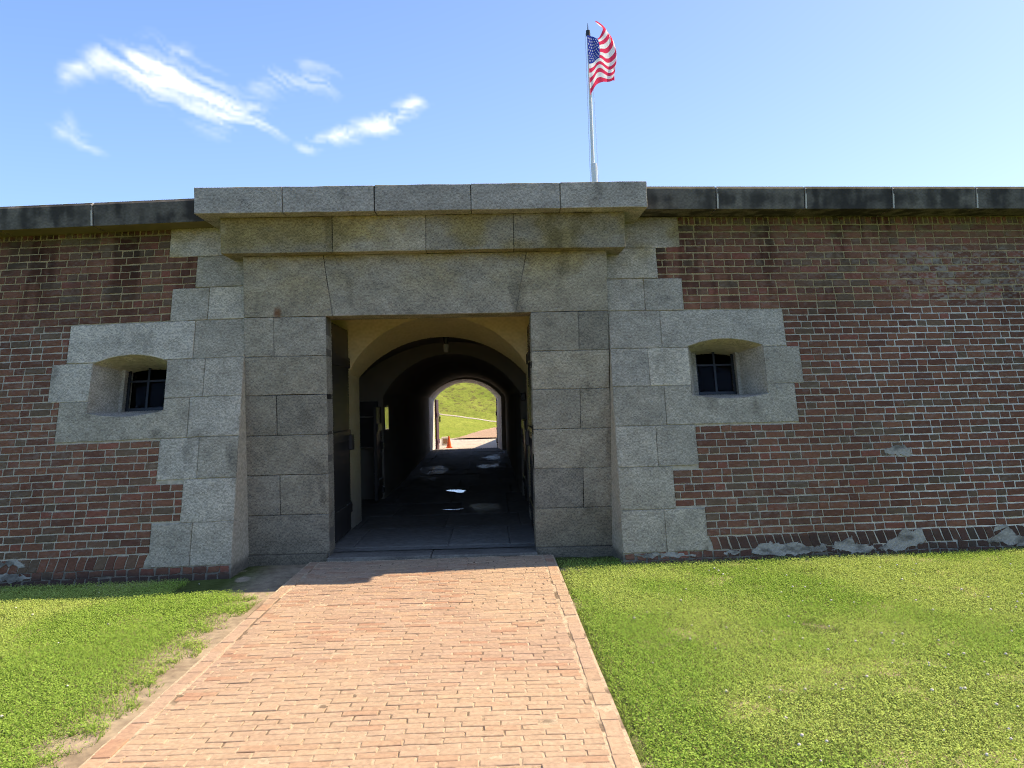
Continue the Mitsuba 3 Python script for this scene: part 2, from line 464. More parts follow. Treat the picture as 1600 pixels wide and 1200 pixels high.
def path_brick(x0, x1, y0, y1):
    cx, cy = (x0 + x1) / 2, (y0 + y1) / 2
    tx, ty, dz = pr.normal(0, 0.006), pr.normal(0, 0.012), pr.normal(0, 0.0016)
    rot = pr.normal(0, 0.008)

    def fr(a, b, d):
        A, B = a - cx, b - cy
        a2, b2 = cx + A - rot * B, cy + B + rot * A
        return path_frame(a2, b2, d + dz + tx * A + ty * B)
    v, f = prism([(x0, y0), (x1, y0), (x1, y1), (x0, y1)], fr, 0.0, -0.02, 0.003, 0.0014, step=0.11, r=pr)
    pieces.append((v, f, pr.random(2), np.array([cx, cy, PZ]), (x1 - x0) * (y1 - y0)))


y = -0.16
row = 0
while y > -6.6:
    pitch = 0.0635 + pr.normal(0, 0.0010)
    x = -PW + 0.105 - ((0.1 * (row % 2) + row * 0.0045 + pr.normal(0, 0.013)) % 0.2)
    while x < PW - 0.115:
        L = 0.196 + pr.normal(0, 0.004)
        a, b = max(x, -PW + 0.105), min(x + L, PW - 0.112)
        if b - a > 0.03:
            path_brick(a, b - 0.006 - 0.006 * pr.random(), y - pitch + 0.0034 + 0.002 * pr.random(), y)
        x += L
    y -= pitch; row += 1
for side in (-1, 1):
    y = -0.12
    while y > -6.6:
        L = 0.2 + pr.normal(0, 0.006)
        w = pr.normal(0, 0.005)
        a = PW - 0.100 if side > 0 else -PW
        path_brick(a + w, a + 0.088 + w, y - L + 0.006, y)
        y -= L
seen = []
for k, (v, f, r, c, area) in enumerate(pieces):
    u, w, z = to_px(c)
    seen.append(area / z ** 3 if -0.02 < u < 1.02 and w < 1.02 else 0)
order = np.argsort(seen)[::-1]
rest = Soup()
for rank, k in enumerate(order):
    v, f, r, c, a = pieces[k]
    if rank < 300:
        put('brick', (v, f), 'm_pathbrick', 'path', uv=np.tile(r, (len(v), 1)))
    else:
        rest.add(v, f, r)
me, uv = rest.mesh()
put('brickwork', me, 'm_pathbrick', 'path', uv=uv, kind='stuff')

# ------------------------------------------------------------------ the two flank walls
BAT = 0.25


def right_frame(s, z, d):
    n = np.array([0.058, -1, 0.25]); n = n / np.linalg.norm(n)
    base = np.stack([1.955 + s, BAT * (z - 2.15) + 0.058 * s, z + 0 * s], -1)
    return base + np.asarray(d)[..., None] * n


def left_frame(s, z, d):
    n = np.array([-0.0334, -1, 0.25]); n = n / np.linalg.norm(n)
    base = np.stack([-1.975 - s, BAT * (z - 2.15) + 0.028 * s, z - 0.0215 * s], -1)
    return base + np.asarray(d)[..., None] * n


def arch_open(s0, s1, z0, z1, rise, sag, grow=0.0):
    c, h = (s0 + s1) / 2, (s1 - s0) / 2
    t = np.linspace(-1, 1, 13)
    top = [(c + h * k, z1 + rise * (1 - k * k)) for k in t]
    bot = [(c + h * k, z0 - sag * (1 - k * k)) for k in t[::-1]]
    return Polygon(top + bot).buffer(grow)


ZC = [0.022, 0.442, 0.872, 1.297, 1.718, 2.133, 2.553, 2.922, 3.282, 3.65]
J = 0.003
RIGHT = [  # (course, s0 bottom.., s1) stones of the right flank
    (8, -0.02, 0.875), (7, 0.0, 0.592), (6, 0.0, 0.423), (6, 0.423, 0.858), (5, 0.0, 0.577), (5, 0.577, 1.977),
    (4, 0.0, 0.412), (4, 0.412, 0.95), (4, 1.6, 2.118), (3, 0.0, 0.56), (3, 0.56, 2.01), (2, 0.0, 0.435), (2, 0.435, 0.862),
    (1, 0.0, 0.583), (0, 0.0, 0.456), (0, 0.456, 0.888)]
LEFT = [(8, -0.02, 0.905), (7, 0.0, 0.585), (6, 0.0, 0.425), (6, 0.425, 0.832), (5, 0.0, 0.551), (5, 0.551, 1.903),
        (4, 0.0, 0.413), (4, 0.413, 0.92), (4, 1.5, 2.052), (3, 0.0, 0.546), (3, 0.546, 1.926), (2, 0.0, 0.412), (2, 0.412, 0.825),
        (1, 0.0, 0.545), (0, 0.0, 0.418), (0, 0.418, 0.832)]


def flank(key, frame, stones, win, s_end, s_bricks, s_dense, seed, cope_joints, cope_z, cope_s0):
    r = np.random.default_rng(seed)
    opening = arch_open(*win)
    # the wall's body: mortar face with the window opening cut through
    body = Polygon([(0.0, -0.6), (s_end, -0.6), (s_end, 3.66), (0.0, 3.66)]).difference(opening)
    m = trimesh.creation.extrude_polygon(body, 0.55, engine='earcut')
    m = m.subdivide_to_size(1.5) if False else m
    V = np.array(m.vertices)
    put_v = frame(V[:, 0], V[:, 1], V[:, 2] - 0.55 - 0.007)
    scene[key] = mikit.ply((put_v, np.array(m.faces)), 'm_mortar')
    # granite blocks
    occupied = [opening]
    for c, s0, s1 in stones:
        z0, z1 = ZC[c], ZC[c + 1]
        if c == 8: z1 = 3.655
        p = sbox(s0 + J, z0 + J, s1 - J, z1 - J)
        occupied.append(sbox(s0, z0, s1, z1))
        p = p.difference(opening)
        if p.geom_type != 'Polygon': p = max(p.geoms, key=lambda g: g.area)
        ring = np.array(p.exterior.coords)[:-1]
        keep = np.linalg.norm(ring - np.roll(ring, 1, 0), axis=1) > 1e-4
        ring = ring[keep]
        v, f = prism(ring, frame, 0.007 + r.normal(0, 0.0022), -0.2 if s0 > 0.05 else -0.3, 0.004, 0.0018, step=0.14, r=r)
        put('stone_block', (v, f), 'm_quoin', key, uv=np.tile(r.random(2), (len(v), 1)))
    # bricks
    bricks = []

    def free(s0, s1, z):
        """the intervals of the course at z that no stone or window covers"""
        cuts = sorted((b[0], b[2]) for b in (o.bounds for o in occupied) if b[1] < z < b[3])
        out, a = [], s0
        for lo, hi in cuts:
            if lo > a: out.append((a, min(lo, s1)))
            a = max(a, hi)
        if a < s1: out.append((a, s1))
        return out

    def brick(poly, wob=0.0016, dark=False):
        poly = np.asarray(poly)
        v, f = prism(poly, frame, r.normal(0.0, 0.0016), -0.022, 0.0035, wob, step=0.075, r=r)
        bricks.append((v, f, r.random(2), v.mean(0), np.ptp(poly[:, 0]) * np.ptp(poly[:, 1])))

    def course(z0, z1, style, joint=0.011):
        zc = (z0 + z1) / 2
        shift = r.random() * 0.33
        for a, b in free(0.0, s_bricks, zc):
            s = a + 0.004
            k = r.integers(2)
            first = True
            while s < b - 0.02:
                L = {'S': 0.208, 'H': 0.101}[style] if style in 'SH' else (0.208 if k % 2 else 0.101)
                L += r.normal(0, 0.005)
                if first: L *= 0.45 + 0.55 * r.random(); first = False
                e = min(s + L, b - 0.004)
                if b - e < 0.045: e = b - 0.004
                dz = r.normal(0, 0.0012, 2)
                if e - s > 0.022:
                    brick([(s, z0 + joint / 2 + dz[0]), (e, z0 + joint / 2 + dz[1]), (e, z1 - joint / 2 + dz[1]), (s, z1 - joint / 2 + dz[0])])
                s = e + joint * 0.9
                k += 1

    for i in range(32):
        course(0.160 + i * 0.075, 0.160 + (i + 1) * 0.075, 'F', 0.0138)
    up = 'SSHSSHSSSHSS'[::-1]
    for i in range(12):
        course(2.56 + i * 0.0833, 2.56 + (i + 1) * 0.0833, up[i], 0.0142)
    for a, b in free(0.0, s_bricks, 3.6):      # bricks on end under the coping
        s = a + 0.01
        while s < b - 0.03:
            w = 0.052 + r.normal(0, 0.006)
            brick([(s, 3.568), (s + w, 3.568), (s + w, 3.652), (s, 3.652)], 0.003)
            s += w + 0.016
    for a, b in free(0.0, s_bricks, 0.09):     # the leaning course at the foot
        s = a + 0.02
        while s < b:
            w = 0.085 + r.normal(0, 0.01)
            lean = 0.035 * (1 if 'R' in frame.__name__.upper()[:1] else 1)
            brick([(s + lean, 0.026), (s + w + lean, 0.026), (s + w, 0.152), (s, 0.152)], 0.003)
            s += w + 0.012
    for z0, z1 in ((-0.045, 0.016), (-0.125, -0.055)):   # rough foundation bricks
        s = 0.02
        while s < s_bricks:
            w = 0.10 + r.normal(0, 0.02)
            brick([(s, z0), (s + w, z0 + r.normal(0, 0.003)), (s + w, z1 + r.normal(0, 0.003)), (s, z1)], 0.005)
            s += w + 0.018
    score = []
    for v, f, rr, c, area in bricks:
        u, w, z = to_px(c)
        score.append(area / z ** 2 if -0.005 < u < 1.005 and -0.02 < w < 1.02 else 0)
    rest = Soup()
    for rank, k in enumerate(np.argsort(score, kind='stable')[::-1]):
        v, f, rr, c, area = bricks[k]
        if rank < 300: put('brick', (v, f), 'm_brick', key, uv=np.tile(rr, (len(v), 1)))
        else: rest.add(v, f, rr)
    me, uv = rest.mesh()
    put('brickwork', me, 'm_brick', key, uv=uv, kind='stuff')
    # coping stones, dark, with open joints
    y_c = 0.03
    sgn = 1 if key == 'brick_wall_001' else -1
    js = [cope_s0] + cope_joints
    for a, b in zip(js[:-1], js[1:]):
        def cf(s, d, z, _=0):
            return None
        g = 0.008
        prof = np.array([(-0.0, cope_z[0]), (0.62, cope_z[0] + 0.0), (0.62, cope_z[1]), (0.02, cope_z[1] + 0.0), (-0.004, cope_z[1] - 0.03)])

        def fr(dp, z, d, a=a, b=b):
            s = np.where(np.asarray(d) > -0.02, a + g - d, np.asarray(d) * 0 + b - g)
            if sgn > 0: return np.stack([1.955 + s, y_c + 0.058 * s + dp, z], -1)
            return np.stack([-1.975 - s, y_c + 0.028 * s + dp, z - 0.0215 * s], -1)
        v, f = prism(prof, fr, 0.0, -(b - a), 0.004, 0.0, r=r)
        n0 = len(v)
        # close the far end with the same outline
        vv = fr(prof[:, 0], prof[:, 1], np.full(5, -1.0))
        v = np.vstack([v, vv]); f = np.vstack([f, [[n0, n0 + 1, n0 + 2], [n0, n0 + 2, n0 + 3], [n0, n0 + 3, n0 + 4]]])
        put('coping_stone', (v, f), 'm_coping', key, uv=np.tile(r.random(2), (len(v), 1)))
    for b in js[1:-1]:
        def fj(p, z, d, b=b):
            s = b + 0.008 - np.asarray(d)
            if sgn > 0: return np.stack([1.955 + s, y_c + 0.058 * s + p, z], -1)
            return np.stack([-1.975 - s, y_c + 0.028 * s + p, z - 0.0215 * s], -1)
        v, f = prism([(-0.003, cope_z[0] + 0.004), (0.6, cope_z[0] + 0.004), (0.6, cope_z[1] - 0.002), (0.02, cope_z[1] - 0.002), (-0.003, cope_z[1] - 0.028)], fj, 0.0, -0.016, 0.001, 0.0, r=r)
        put('joint', (v, f), 'm_joint', key)
    # bed course under the coping, closing the wall's top
    m = trimesh.creation.box(extents=(1, 1, 1))
    # window: splayed granite recess, dark grille, pane, black room behind
    c = (win[0] + win[1]) / 2
    ring = np.array(arch_open(*win, grow=0.0).exterior.coords)[:-1]
    inner = ring.copy()
    half = (win[1] - win[0]) / 2
    inner[:, 0] = c + (ring[:, 0] - c) * 0.275 / half
    zlo, zhi = win[2] - 0.0, win[3] + 0.15
    inner[:, 1] = np.clip(np.where(ring[:, 1] > (win[2] + win[3]) / 2, ring[:, 1] + 0.09, ring[:, 1]), zlo, zhi)

    def deep(s, z, d):
        p = frame(np.asarray(s), np.asarray(z), np.zeros(len(s)))
        p[:, 1] += d
        return p
    n = len(ring)
    A, B = deep(ring[:, 0], ring[:, 1], -0.004), deep(inner[:, 0], inner[:, 1], 0.42)
    C = deep(c + (inner[:, 0] - c) * 0.85, inner[:, 1], 0.42)
    D = deep(c + (inner[:, 0] - c) * 0.85, inner[:, 1], 0.62)
    F = []
    for k in range(3):
        for i in range(n):
            j = (i + 1) % n
            F += [[k * n + i, k * n + j, (k + 1) * n + j], [k * n + i, (k + 1) * n + j, (k + 1) * n + i]]
    w = put('window', (np.vstack([A, B, C, D]), np.array(F)), 'm_quoin', key, uv=np.tile((0.5, 0.35), (4 * n, 1)))
    # black room
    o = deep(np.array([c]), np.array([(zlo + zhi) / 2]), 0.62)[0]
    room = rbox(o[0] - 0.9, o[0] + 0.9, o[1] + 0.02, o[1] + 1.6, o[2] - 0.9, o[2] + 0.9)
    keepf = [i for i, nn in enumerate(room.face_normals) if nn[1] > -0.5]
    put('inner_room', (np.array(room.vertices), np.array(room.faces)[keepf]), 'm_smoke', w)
    hw, dpt = 0.235, 0.50

    def bar(s0, s1, z0, z1, t=0.02, d=dpt):
        P = []
        for dd in (d, d + t):
            P.append(deep(np.array([s0, s1, s1, s0]), np.array([z0, z0, z1, z1]), dd))
        return trimesh.convex.convex_hull(np.vstack(P))
    put('frame', cat([bar(c - hw, c - hw + 0.03, zlo, zhi), bar(c + hw - 0.03, c + hw, zlo, zhi), bar(c - hw + 0.03, c + hw - 0.03, zhi - 0.035, zhi), bar(c - hw + 0.03, c + hw - 0.03, zlo, zlo + 0.035)]), 'm_board', w)
    put('bar', bar(c - 0.012, c + 0.012, zlo + 0.035, zhi - 0.035), 'm_board', w)
    for q in (0.5,):
        zz = zlo + (zhi - zlo) * q
        put('bar', bar(c - hw + 0.03, c + hw - 0.03, zz - 0.011, zz + 0.011, 0.014, dpt + 0.003), 'm_board', w)
    G = deep(np.array([c - hw, c + hw, c + hw, c - hw]), np.array([zlo, zlo, zhi, zhi]), dpt + 0.025)
    put('pane', (G, np.array([[0, 1, 2], [0, 2, 3]])), 'm_pane', w)
    return key


thing('brick_wall', 'dark brick wall with black coping left of the stone gateway, in deep shade', 'wall')
thing('brick_wall_001', 'red brick wall with lime-stained patches right of the stone gateway', 'wall')
flank('brick_wall', left_frame, LEFT, (0.818, 1.622, 1.60, 2.118, 0.085, 0.055), 14.0, 4.6, 3.0, 21,
      [1.62, 2.66, 3.7, 4.75, 5.8, 6.85, 7.9, 8.95, 10.0, 11.0, 12.0, 13.0, 14.0], (3.615, 3.872), 0.30)
flank('brick_wall_001', right_frame, RIGHT, (0.862, 1.706, 1.612, 2.148, 0.078, 0.04), 14.0, 7.4, 5.3, 22,
      [1.238, 2.25, 3.272, 4.27, 5.28, 6.3, 7.32, 8.35, 9.37, 10.4, 11.4, 12.4, 13.4, 14.0], (3.665, 3.92), 0.375)


def patch(key, frame, pts, seed):
    r = np.random.default_rng(seed)
    p = Polygon(pts).buffer(0.012).buffer(-0.006)
    ring = np.array(p.exterior.segmentize(0.04).coords)[:-1]
    ring = ring + r.normal(0, 0.011, ring.shape)
    q = Polygon(ring).buffer(0)
    if q.geom_type != 'Polygon': q = max(q.geoms, key=lambda g: g.area)
    ring = np.array(q.exterior.segmentize(0.035).coords)[:-1]
    v, f = prism(ring, frame, 0.0045, -0.01, 0.002, r=r)
    put('mortar_patch', (v, f), 'm_patch', key, uv=np.tile(r.random(2), (len(v), 1)))


patch('brick_wall_001', right_frame, [(1.33, -0.02), (1.4, 0.05), (1.55, 0.075), (1.68, 0.04), (1.83, 0.06), (1.95, 0.01), (2.13, 0.03), (2.14, -0.01), (1.9, -0.04), (1.6, -0.05)], 1)
patch('brick_wall_001', right_frame, [(2.2, -0.01), (2.28, 0.07), (2.42, 0.09), (2.46, 0.02), (2.62, 0.0), (2.66, -0.04), (2.4, -0.05)], 2)
patch('brick_wall_001', right_frame, [(2.7, -0.02), (2.85, 0.05), (2.98, 0.16), (3.05, 0.13), (3.18, 0.15), (3.22, 0.04), (3.1, -0.01), (2.9, -0.05)], 3)
patch('brick_wall_001', right_frame, [(3.9, 0.0), (3.98, 0.09), (4.0, 0.155), (4.15, 0.14), (4.2, 0.04), (4.9, 0.02), (5.6, 0.03), (6.0, 0.0), (5.3, -0.035), (4.3, -0.05)], 4)
patch('brick_wall_001', right_frame, [(1.05, 0.0), (1.1, 0.015), (1.2, 0.0), (1.25, -0.02), (1.1, -0.02)], 5)
patch('brick_wall_001', right_frame, [(0.1, -0.005), (0.3, 0.008), (0.5, 0.012), (0.62, -0.005), (0.85, 0.0), (0.8, -0.03), (0.4, -0.022)], 6)
patch('brick_wall_001', right_frame, [(2.93, 0.935), (3.05, 0.92), (3.2, 0.93), (3.22, 0.985), (3.12, 1.01), (2.95, 1.0)], 9)
patch('brick_wall', left_frame, [(1.98, -0.02), (2.1, 0.01), (2.4, 0.02), (2.9, 0.03), (3.2, 0.0), (2.8, -0.03), (2.2, -0.04)], 7)
patch('brick_wall', left_frame, [(2.08, 0.10), (2.12, 0.14), (2.6, 0.145), (3.0, 0.15), (2.9, 0.125), (2.4, 0.12)], 8)

# ------------------------------------------------------------------ the granite gateway
thing('stone_gateway', 'grey granite gateway with flat keystone lintel and projecting cornice', 'gateway')
GR = np.random.default_rng(5)


def gate_stone(name, poly, y0, m='m_pier', depth=0.30, front=0.0, wob=0.0016, r=None, label=None):
    v, f = prism(poly, fxz(y0), front + GR.normal(0, 0.0012), -depth, 0.004, wob, step=0.16, r=GR)
    # back face so that light does not enter from behind
    k = sum(max(1, int(round(math.dist(a, b) / 0.16))) for a, b in zip(poly, poly[1:] + poly[:1]))
    nb = len(v)
    bk = v[-k:].copy(); v = np.vstack([v, bk]); f = np.vstack([f, [[nb, nb + i, nb + i + 1] for i in range(1, k - 1)]])
    return put(name, (v, f), m, 'stone_gateway', uv=np.tile(GR.random(2) if r is None else np.array(r), (len(v), 1)), label=label)


ZP = [0.012, 0.43, 0.855, 1.28, 1.71, 2.125, 2.548]
for side, splits in ((-1, [-1.66, None, -1.64, None, -1.62, None]), (1, [1.62, None, 1.62, None, 1.63, None])):
    x0, x1 = (-1.976, -1.10) if side < 0 else (1.10, 1.946)
    for k in range(6):
        z0, z1 = ZP[5 - k], ZP[6 - k]
        sp = splits[k]
        for a, b in ([(x0, sp), (sp, x1)] if sp else [(x0, x1)]):
            gate_stone('stone_block', [(a + J, z0 + J), (b - J, z0 + J), (b - J, z1 - J), (a + J, z1 - J)], 0.0)
gate_stone('lintel_stone', [(-1.976 + J, 2.548 + J), (-1.03 - J, 2.548 + J), (-1.118 - J, 3.205), (-1.976 + J, 3.205)], 0.0, r=(0.95, 0.6))
gate_stone('lintel_stone', [(-1.03 + J, 2.548), (0.94 - J, 2.548), (1.072 - J, 3.205), (-1.118 + J, 3.205)], 0.0, r=(0.1, 0.75))
gate_stone('lintel_stone', [(0.94 + J, 2.548 + J), (1.946 - J, 2.548 + J), (1.946 - J, 3.205), (1.072 + J, 3.205)], 0.0, r=(0.8, 0.75))
for a, b in zip([-2.155, -0.985, 0.0, 0.932], [-0.985, 0.0, 0.932, 2.125]):
    gate_stone('fascia_stone', [(a + J, 3.208), (b - J, 3.208), (b - J, 3.585), (a + J, 3.585)], -0.17, depth=0.75)
for a, b in zip([-2.36, -1.455, -0.51, 0.49, 1.42], [-1.455, -0.51, 0.49, 1.42, 2.335]):
    g = 0.006
    m = 'm_cornice'
    gate_stone('cornice_stone', [(a + g, 3.588), (b - g, 3.588), (b - g, 3.858), (a + g, 3.858)], -0.36, m, depth=1.0)
for a_, b_, z_, w_, y_ in ((-1.972, -1.104, -0.2, 2.546, 0.006), (1.104, 1.942, -0.2, 2.546, 0.006), (-1.972, 1.942, 2.556, 3.2, 0.006), (-2.15, 2.12, 3.212, 3.58, -0.164), (-2.355, 2.33, 3.592, 3.852, -0.352)):
    put('joint_mortar', rbox(a_, b_, y_, y_ + 0.25, z_, w_), 'm_jointgrey', 'stone_gateway')
put('backing', rbox(-1.95, 1.93, 0.302, 0.52, 2.56, 3.58), 'm_tunnel', 'stone_gateway')
put('backing', rbox(-2.3, -1.33, 0.302, 0.52, -0.3, 2.55), 'm_tunnel', 'stone_gateway')
put('backing', rbox(1.33, 2.3, 0.302, 0.52, -0.3, 2.55), 'm_tunnel', 'stone_gateway')
# plinth and threshold
for a, b in ((-1.99, -1.12), (1.12, 1.96)):
    v, f = prism([(a, -0.3), (b, -0.3), (b, 0.009), (a, 0.009)], fxz(-0.03), 0, -0.3, 0.006, 0.002, r=GR)
    put('plinth', (v, f), 'm_pier', 'stone_gateway', uv=np.tile((0.3, 0.1), (len(v), 1)))
put('threshold_stone', cbox(-1.115, -0.02, -0.10, 0.36, -0.3, -0.022, 0.008), 'm_sill', 'stone_gateway', uv=None)
put('threshold_stone', cbox(-0.014, 1.115, -0.10, 0.36, -0.3, -0.024, 0.008), 'm_sill', 'stone_gateway', uv=None)

# ------------------------------------------------------------------ the rampart that the tunnel runs through
P = [(-30, 0.9), (30, 0.9), (30, 17.5), (-30, 17.5)]
v, f = [], []


def quad(*p):
    k = len(v); v.extend(p); f.append([k, k + 1, k + 2]); f.append([k, k + 2, k + 3])


quad((-18, 1.1, 3.35), (-2.2, 0.72, 3.35), (-2.2, 17.48, 3.35), (-18, 17.48, 3.35))
quad((-2.2, 0.72, 3.35), (2.2, 0.72, 3.35), (2.2, 17.48, 3.35), (-2.2, 17.48, 3.35))
quad((2.2, 0.72, 3.35), (18, 1.6, 3.35), (18, 17.48, 3.35), (2.2, 17.48, 3.35))
quad((-16, 1.0, -0.5), (-16, 17.48, -0.5), (-16, 17.48, 3.35), (-16, 1.0, 3.35))
quad((16, 1.5, -0.5), (16, 17.48, -0.5), (16, 17.48, 3.35), (16, 1.5, 3.35))
put('rampart', (np.array(v), np.array(f)), 'm_soil', kind='structure')
labels['rampart']['label'] = 'flat earth top of the fort behind the wall coping'

# ------------------------------------------------------------------ tunnel
thing('entrance_tunnel', 'dark vaulted passage through the fort behind the stone gateway', 'tunnel')


def section(hw, spring, peak, cx=0.0, z0=-0.05, n=24):
    """outline from the left foot over the arch to the right foot"""
    rise = peak - spring
    R = (hw * hw + rise * rise) / (2 * rise)
    a = math.asin(min(1, hw / R)) if rise < hw else math.pi / 2
    t = np.linspace(-a, a, n)
    arc = [(cx + R * math.sin(k), spring + R * math.cos(k) - (R - rise)) for k in t]
    return np.array([(cx - hw, z0), *arc, (cx + hw, z0)])


def loft(sections, ys):
    V = np.vstack([np.c_[s[:, 0], np.full(len(s), y), s[:, 1]] for s, y in zip(sections, ys)])
    n = len(sections[0]); F = []
    for k in range(len(ys) - 1):
        for i in range(n - 1):
            F += [[k * n + i, k * n + i + 1, (k + 1) * n + i + 1], [k * n + i, (k + 1) * n + i + 1, (k + 1) * n + i]]
    return V, np.array(F)


def end_wall(outer, sec, y):
    p = outer.difference(Polygon(sec))
    gs = getattr(p, 'geoms', [p])
    out = []
    for g in gs:
        m = trimesh.creation.extrude_polygon(g, 0.02, engine='earcut')
        V = np.array(m.vertices)
        out.append(trimesh.Trimesh(np.c_[V[:, 0], y + V[:, 2], V[:, 1]], m.faces, process=False))
    return cat(out)


A1, A2 = section(1.165, 1.985, 2.70), section(1.15, 1.96, 2.50)
CH = section(1.95, 1.6, 2.62)
N1, N2 = section(1.16, 1.72, 2.42), section(1.2, 1.75, 2.40, -0.08)
F1, F2 = section(1.135, 1.76, 2.335, -0.145, 0.0), section(1.02, 1.70, 2.25, -0.16, 0.0)
for X_ in (-1.34, 1.34):
    put('vestibule_wall', (np.c_[[X_] * 4, [0.5, 1.6, 1.6, 0.5], [-.05, -.05, 2.8, 2.8]], np.array([[0, 1, 2], [0, 2, 3]])), 'm_plaster', 'entrance_tunnel')
put('vestibule_ceiling', (np.array([(-1.4, 0.3, 2.8), (1.4, 0.3, 2.8), (1.4, 1.6, 2.8), (-1.4, 1.6, 2.8)], float), np.array([[0, 1, 2], [0, 2, 3]])), 'm_plaster', 'entrance_tunnel')
big = sbox(-2.6, -0.1, 2.6, 3.3)
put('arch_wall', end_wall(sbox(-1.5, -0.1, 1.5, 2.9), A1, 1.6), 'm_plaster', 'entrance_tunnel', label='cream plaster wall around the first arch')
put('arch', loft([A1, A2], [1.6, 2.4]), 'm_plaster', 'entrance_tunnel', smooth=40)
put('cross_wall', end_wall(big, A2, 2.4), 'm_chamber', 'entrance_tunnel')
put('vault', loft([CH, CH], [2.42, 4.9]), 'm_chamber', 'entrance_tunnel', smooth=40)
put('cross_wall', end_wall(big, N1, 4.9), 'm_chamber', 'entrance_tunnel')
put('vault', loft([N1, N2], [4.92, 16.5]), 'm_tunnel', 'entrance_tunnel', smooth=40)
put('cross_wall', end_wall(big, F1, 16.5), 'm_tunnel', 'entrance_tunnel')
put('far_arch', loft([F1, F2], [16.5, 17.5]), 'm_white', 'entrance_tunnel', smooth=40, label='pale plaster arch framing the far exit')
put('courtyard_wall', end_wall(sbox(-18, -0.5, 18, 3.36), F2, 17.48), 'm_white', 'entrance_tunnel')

# floor of stone slabs
labels['floor'] = {'kind': 'structure', 'label': 'worn damp stone floor running through the dark passage'}


def floor_z(y):
    return 0.10 * np.clip((np.asarray(y, float) - 9) / 8.5, 0, 1)


ys = np.linspace(0.2, 17.6, 40)
V = np.vstack([np.c_[[-2.2, 2.2], [q, q], [floor_z(q) - 0.012] * 2] for q in ys])
F = np.array([[2 * i, 2 * i + 1, 2 * i + 3] for i in range(39)] + [[2 * i, 2 * i + 3, 2 * i + 2] for i in range(39)])
put('floor', (V, F), 'm_floor', uv=np.tile((0.2, 0.2), (len(V), 1)))
labels['floor'] = {'kind': 'structure', 'label': 'worn damp stone floor running through the dark passage'}
fr_ = np.random.default_rng(31)
y = 0.37
while y < 17.3:
    L = 0.95 + fr_.random() * 0.4
    e = min(y + L, 17.45)
    xs = [-2.0, -0.95 + fr_.normal(0, 0.12), 0.05 + fr_.normal(0, 0.15), 0.95 + fr_.normal(0, 0.12), 2.0]
    for a, b in zip(xs[:-1], xs[1:]):
        tz = fr_.normal(0, 0.003); ty = fr_.normal(0, 0.003)

        def ff(p, q, d, y=y, tz=tz, ty=ty):
            return np.stack([p, q, floor_z(q) + d + tz + ty * (q - y)], -1)
        v_, f_ = prism([(a + .005, y + .006), (b - .005, y + .006), (b - .005, e - .006), (a + .005, e - .006)], ff, 0.0, -0.03, 0.006, 0.002, step=0.6, r=fr_)
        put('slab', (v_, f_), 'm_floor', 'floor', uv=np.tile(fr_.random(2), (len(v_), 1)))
    y = e


def puddle(cx, cy, rx, ry, seed):
    t = np.linspace(0, 2 * np.pi, 40, endpoint=False)
    r = np.random.default_rng(seed)
    k = 1 + 0.28 * np.sin(2 * t + r.random() * 6) + 0.18 * np.sin(3 * t + r.random() * 6) + 0.1 * np.sin(5 * t + r.random() * 6)
    P = np.c_[cx + rx * k * np.cos(t), cy + ry * k * np.sin(t), 0 * t]
    P[:, 2] = floor_z(cy) + 0.012
    return put('puddle', (np.vstack([P, [[cx, cy, P[0, 2]]]]), np.array([[40, i, (i + 1) % 40] for i in range(40)])), 'm_puddle', 'floor')


puddle(0.02, 5.75, 0.15, 0.22, 1)
puddle(0.05, 3.28, 0.13, 0.018, 3)

# ------------------------------------------------------------------ gate leaves of the entrance
def leaf(key, x0, x1, y0, y1, z1, m, inward, label):
    t = thing(key, label, 'door')
    put('panel', cbox(x0, x1, y0, y1, 0.03, z1, 0.006), m, t)
    for z in (0.25, 1.15, 2.05):
        if z + 0.1 < z1:
            xa, xb = (x1, x1 + 0.022) if inward > 0 else (x0 - 0.022, x0)
            put('rail', cbox(xa, xb, y0 + 0.012, y1 - 0.012, z, z + 0.13, 0.004), m, t)
    return t


d1 = leaf('gate_door', -1.20, -1.132, 0.31, 1.50, 2.53, 'm_door', 1, 'tall black timber gate leaf folded open against the left jamb')
lock = cat([cbox(-1.13, -1.075, 1.36, 1.50, 1.03, 1.22, 0.01)])
put('latch', lock, 'm_iron', d1)
d2 = leaf('gate_door_001', 1.132, 1.20, 0.31, 1.50, 2.53, 'm_door', -1, 'black timber gate leaf seen edge-on inside the right jamb')
put('latch', cbox(1.075, 1.13, 1.36, 1.50, 1.03, 1.22, 0.01), 'm_iron', d2)

# inner folded leaves in the recess
d3 = leaf('inner_gate', -1.245, -1.19, 4.30, 4.86, 1.55, 'm_door', 1, 'narrow black inner door folded into the left recess of the passage')
for z in (0.12, 0.85):
    put('hinge', cbox(-1.19, -1.15, 4.74, 4.87, z, z + 0.11, 0.012), 'm_iron', d3)
d4 = leaf('inner_gate_001', 1.185, 1.24, 3.75, 4.86, 1.30, 'm_door', -1, 'narrow black inner door folded into the right recess of the passage')
for z in (0.90, 1.60):
    put('hinge', cbox(1.16, 1.24, 4.80, 4.895, z, z + 0.13, 0.012), 'm_iron', d4)
nb = thing('notice_board', 'black notice board with a pale rail on the wall of the left recess', 'notice board')
put('panel', cbox(-1.92, -1.24, 4.84, 4.895, 0.88, 1.64, 0.006), 'm_board', nb)
put('rail', cbox(-1.915, -1.245, 4.82, 4.84, 1.37, 1.40, 0.003), 'm_gold', nb)
put('shelf', cbox(-1.92, -1.24, 4.74, 4.84, 0.865, 0.885, 0.003), 'm_gold', nb)
pf = thing('framed_panel', 'glazed panel on the left passage wall catching light from the exit', 'picture frame')
